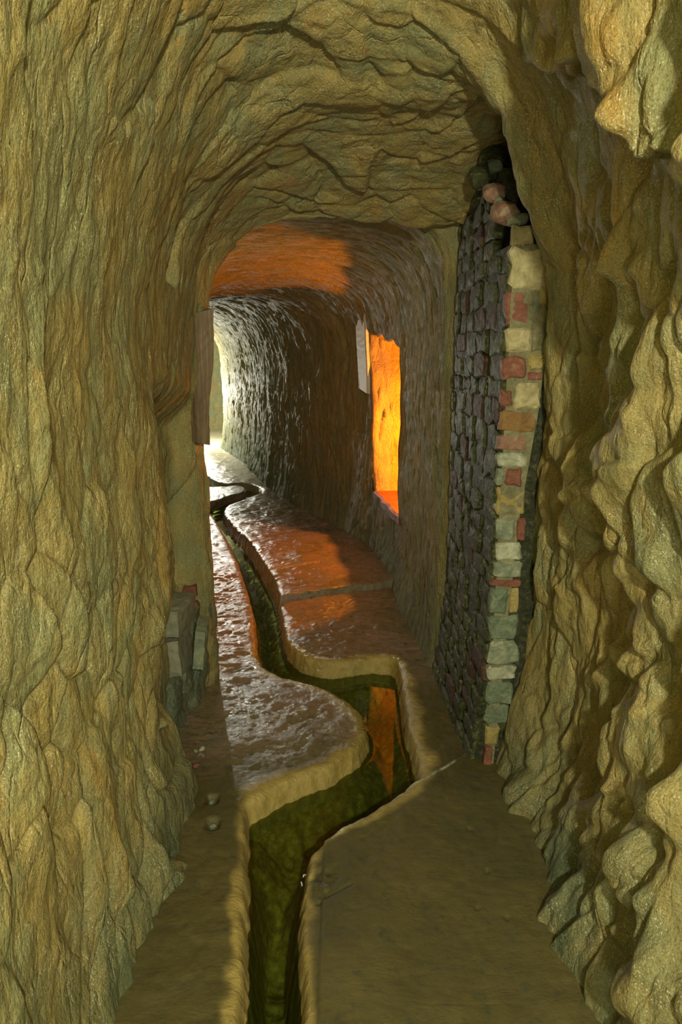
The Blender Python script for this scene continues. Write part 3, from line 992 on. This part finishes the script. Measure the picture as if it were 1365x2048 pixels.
# plinth: rock mass at the jamb's foot
zz = np.linspace(-0.05, 0.40, 40); tt_ = np.linspace(0, 1, 60)
pts = np.zeros((40, 60, 3))
for i, z in enumerate(zz):
    k_ = z / 0.40
    prof = cr([(-0.80, 2.30 + .05 * k_), (-0.70, 2.33 + .06 * k_), (-0.645 - .01 * k_, 2.40 + .06 * k_), (-0.62 - .02 * k_, 2.60), (-0.585 - .015 * k_, 2.80), (-0.575, 2.92), (-0.62, 3.0), (-0.80, 3.02)], 8)
    dd = np.concatenate([[0], np.cumsum(np.hypot(*np.diff(prof, axis=0).T))])
    s_ = tt_ * dd[-1]
    pts[i, :, 0] = np.interp(s_, dd, prof[:, 0]); pts[i, :, 1] = np.interp(s_, dd, prof[:, 1]); pts[i, :, 2] = z
pts[:, :, 2] *= 0.52 + 0.48 * sm(2.64, 2.74, pts[:, :, 1])
nn = 0.016 * fbm(pts[:, :, 1] * 14, pts[:, :, 2] * 6, 700, 4) + hewn(pts[:, :, 2], pts[:, :, 1], 710, 0.2, 0.07, 0.012)
pts[:, :, 0] += nn; pts[:, :, 1] -= nn * 0.6
top = pts[-1:].copy(); top[:, :, 0] = top[:, :, 0] * 0.35 + 0.65 * -0.72; top[:, :, 1] = top[:, :, 1] * .35 + .65 * 2.68; top[:, :, 2] += 0.012
pts = np.concatenate([pts, top], 0)
v, q, at = sub_grid(pts, {'algae': 0 * pts[:, :, 0] + 0.5}, None, True)
pl = link_mesh('rock_plinth', mesh_from_arrays('rock_plinth', v, q, True, at), M_PLINTH)
props(pl, 'grey-green damp rock plinth at the foot of the left doorway jamb', 'rock')

bA = at_y(336, 1240, 2.46); bB = at_y(338, 1318, 2.46)
block('stone_block', (bA[0] - .01, 2.53, bA[2]), (0.145, 0.20, 0.115), -0.12, SM['block'], 3, 'grey dressed stone block, topmost on the left ledge', 'block', tilt=(0.03, 0.05))
block('stone_block', (bB[0] - .01, 2.54, bB[2] + .002), (0.13, 0.20, 0.155), -0.05, SM['block'], 4, 'grey stone block under the topmost block on the left ledge', 'block', tilt=(0, -0.08))
bC = at_y(380, 1262, 2.56)
block('wedge_stone', (bC[0] + .042, 2.56, 0.325), (0.045, 0.14, 0.17), 0.1, SM['grey'], 6, 'narrow pale wedge stone beside the topmost left block', 'stone', tilt=(0.1, 0.12))
for (x0, x1, y0, y1, nm) in [(364, 390, 1175, 1201, 'brick'), (380, 396, 1204, 1226, 'brick')]:
    Yb = 2.765
    a_, b_ = at_y(x0, y1, Yb), at_y(x1, y0, Yb)
    vs_, fs_ = stone_verts(rect_outline(a_[0], b_[0], a_[2], b_[2], rng, .3), 0.08, rng)
    placed(nm, vs_, fs_, (0, Yb, 0), (1, 0, 0), (0, 0, 1), (0, 1, 0), SM['red'], wall_left)

# ---- timber post in the left jamb
def timber(name, corners, thick, mat, label, cat, rngs, nseg=26):
    """board with slightly wavy arrises; corners = (bottom-left, bottom-right, top-right, top-left) on its face"""
    r = random.Random(rngs)
    bl, br, tr, tl = [np.array(c) for c in corners]
    nrm = np.cross(br - bl, tl - bl); nrm /= np.linalg.norm(nrm)
    bm = bmesh.new()
    rows = []
    for i in range(nseg + 1):
        t = i / nseg
        a, b = bl + (tl - bl) * t, br + (tr - br) * t
        wv = 0.005 * math.sin(t * 9 + rngs) + r.uniform(-.0015, .0015)
        e = (b - a) / np.linalg.norm(b - a)
        row = []
        for f_ in (0, .06, .35, .65, .94, 1):
            p = a + (b - a) * f_ + e * wv
            lift = 0.0 if f_ in (0, 1) else 0.006 + r.uniform(-.001, .0015)
            row.append(p + nrm * lift)
        row += [row[5] - nrm * thick, row[0] - nrm * thick]
        rows.append([bm.verts.new(p) for p in row])
    for a, b in zip(rows[:-1], rows[1:]):
        for i in range(8):
            bm.faces.new((a[i], a[(i + 1) % 8], b[(i + 1) % 8], b[i]))
    bm.faces.new(rows[0][::-1]); bm.faces.new(rows[-1])
    bmesh.ops.recalc_face_normals(bm, faces=bm.faces)
    me = bpy.data.meshes.new(name); bm.to_mesh(me); bm.free()
    o = link_mesh(name, me, mat)
    props(o, label, cat)
    return o


Yt = 2.775
timber('timber_post', (at_y(392, 886, Yt), at_y(418, 890, Yt + .04), at_y(430, 616, Yt + .04), at_y(390, 626, Yt)), 0.05, M_POST,
       'old brown timber post set in the left doorway jamb', 'post', 2)
timber('wall_board', (at_y(718, 775, 5.50), at_y(737, 788, 5.21), at_y(731, 622, 5.21), at_y(711, 616, 5.50)), 0.02, M_BOARD,
       'pale grey weathered board upright beside the orange opening', 'board', 5)
block('wall_peg', at_y(374, 785, 2.80), (0.008, 0.02, 0.042), 0, M_PEG, 9, 'small white peg in the rock left of the timber post', 'peg')

# ---- slab bridging the channel at the far end
s0 = [on_floor(360, 1000, .03), on_floor(420, 1003, .03), on_floor(455, 992, .03), on_floor(486, 984, .03), on_floor(492, 976, .03), on_floor(478, 970, .03), on_floor(430, 973, .03), on_floor(350, 975, .03)]
bm = bmesh.new()
r = random.Random(8)
outl = cr([p[:2] for p in s0 + s0[:1]], 4)[:-1]
c_ = outl.mean(0)
rings_ = []
for (zz_, sc) in [(-0.075, 0.97), (-0.05, 1.0), (0.0, 1.0), (0.018, 0.985), (0.026, 0.93), (0.028, 0.5)]:
    rings_.append([bm.verts.new((c_[0] + (p[0] - c_[0]) * sc + r.uniform(-.006, .006), c_[1] + (p[1] - c_[1]) * sc + r.uniform(-.006, .006), zz_ + r.uniform(-.004, .004))) for p in outl])
for a, b in zip(rings_[:-1], rings_[1:]):
    for i in range(len(a)):
        bm.faces.new((a[i], a[(i + 1) % len(a)], b[(i + 1) % len(a)], b[i]))
bm.faces.new(rings_[-1]); bm.faces.new(rings_[0][::-1])
bmesh.ops.recalc_face_normals(bm, faces=bm.faces)
me = bpy.data.meshes.new('stone_slab'); bm.to_mesh(me); bm.free()
SM['slab'] = stone_mat('wet_slab', (0.12, 0.10, 0.06), (0.17, 0.14, 0.09), (0.22, 0.19, 0.13), 0.35, 0.4)
props(link_mesh('stone_slab', me, SM['slab']), 'wet stone slab lying across the channel at the far bend', 'slab')

# ---- pebbles and chips
peb = [(391, 1501, .013, 'grey', 'small grey-green stone chip, leftmost of the pile by the left wall'),
       (403, 1497, .016, 'white', 'palest stone chip on top of the pile by the left wall'),
       (400, 1508, .013, 'grey', 'grey-green stone chip in the middle of the pile by the left wall'),
       (407, 1511, .011, 'pink', 'pinkish brick chip at the right of the pile by the left wall'),
       (392, 1531, .014, 'red', 'red brick chip lying in front of the stone pile')]
for i, (px, py, s, kd, lb) in enumerate(peb):
    p = on_floor(px, py, s * .55)
    o = rubble('stone_chip', p, (s, s * .8, s * .62), SM[kd], 70 + i)
    props(o, lb, 'stone', 'chips by the left wall')
for i, (h, lb) in enumerate(zip(PITS, ('round pebble in the farther of two floor sockets', 'round pebble in the nearer of two floor sockets'))):
    o = rubble('pebble', (h[0], h[1] + .004, -0.018), (.013, .013, .011), SM['grey'], 90 + i)
    props(o, lb, 'pebble', 'pebbles in floor sockets')
for i, (px, py, s, lb) in enumerate([(512, 1822, .016, 'pale rounder pebble on the channel bed near the left bank'), (578, 1800, .013, 'pale slender pebble on the channel bed in midstream')]):
    p = on_floor(px, py, -0.332)
    o = rubble('bed_pebble', p, (s, s * (.7 if i else .9), s * .6), SM['white'], 95 + i)
    props(o, lb, 'pebble', 'pebbles on the channel bed')
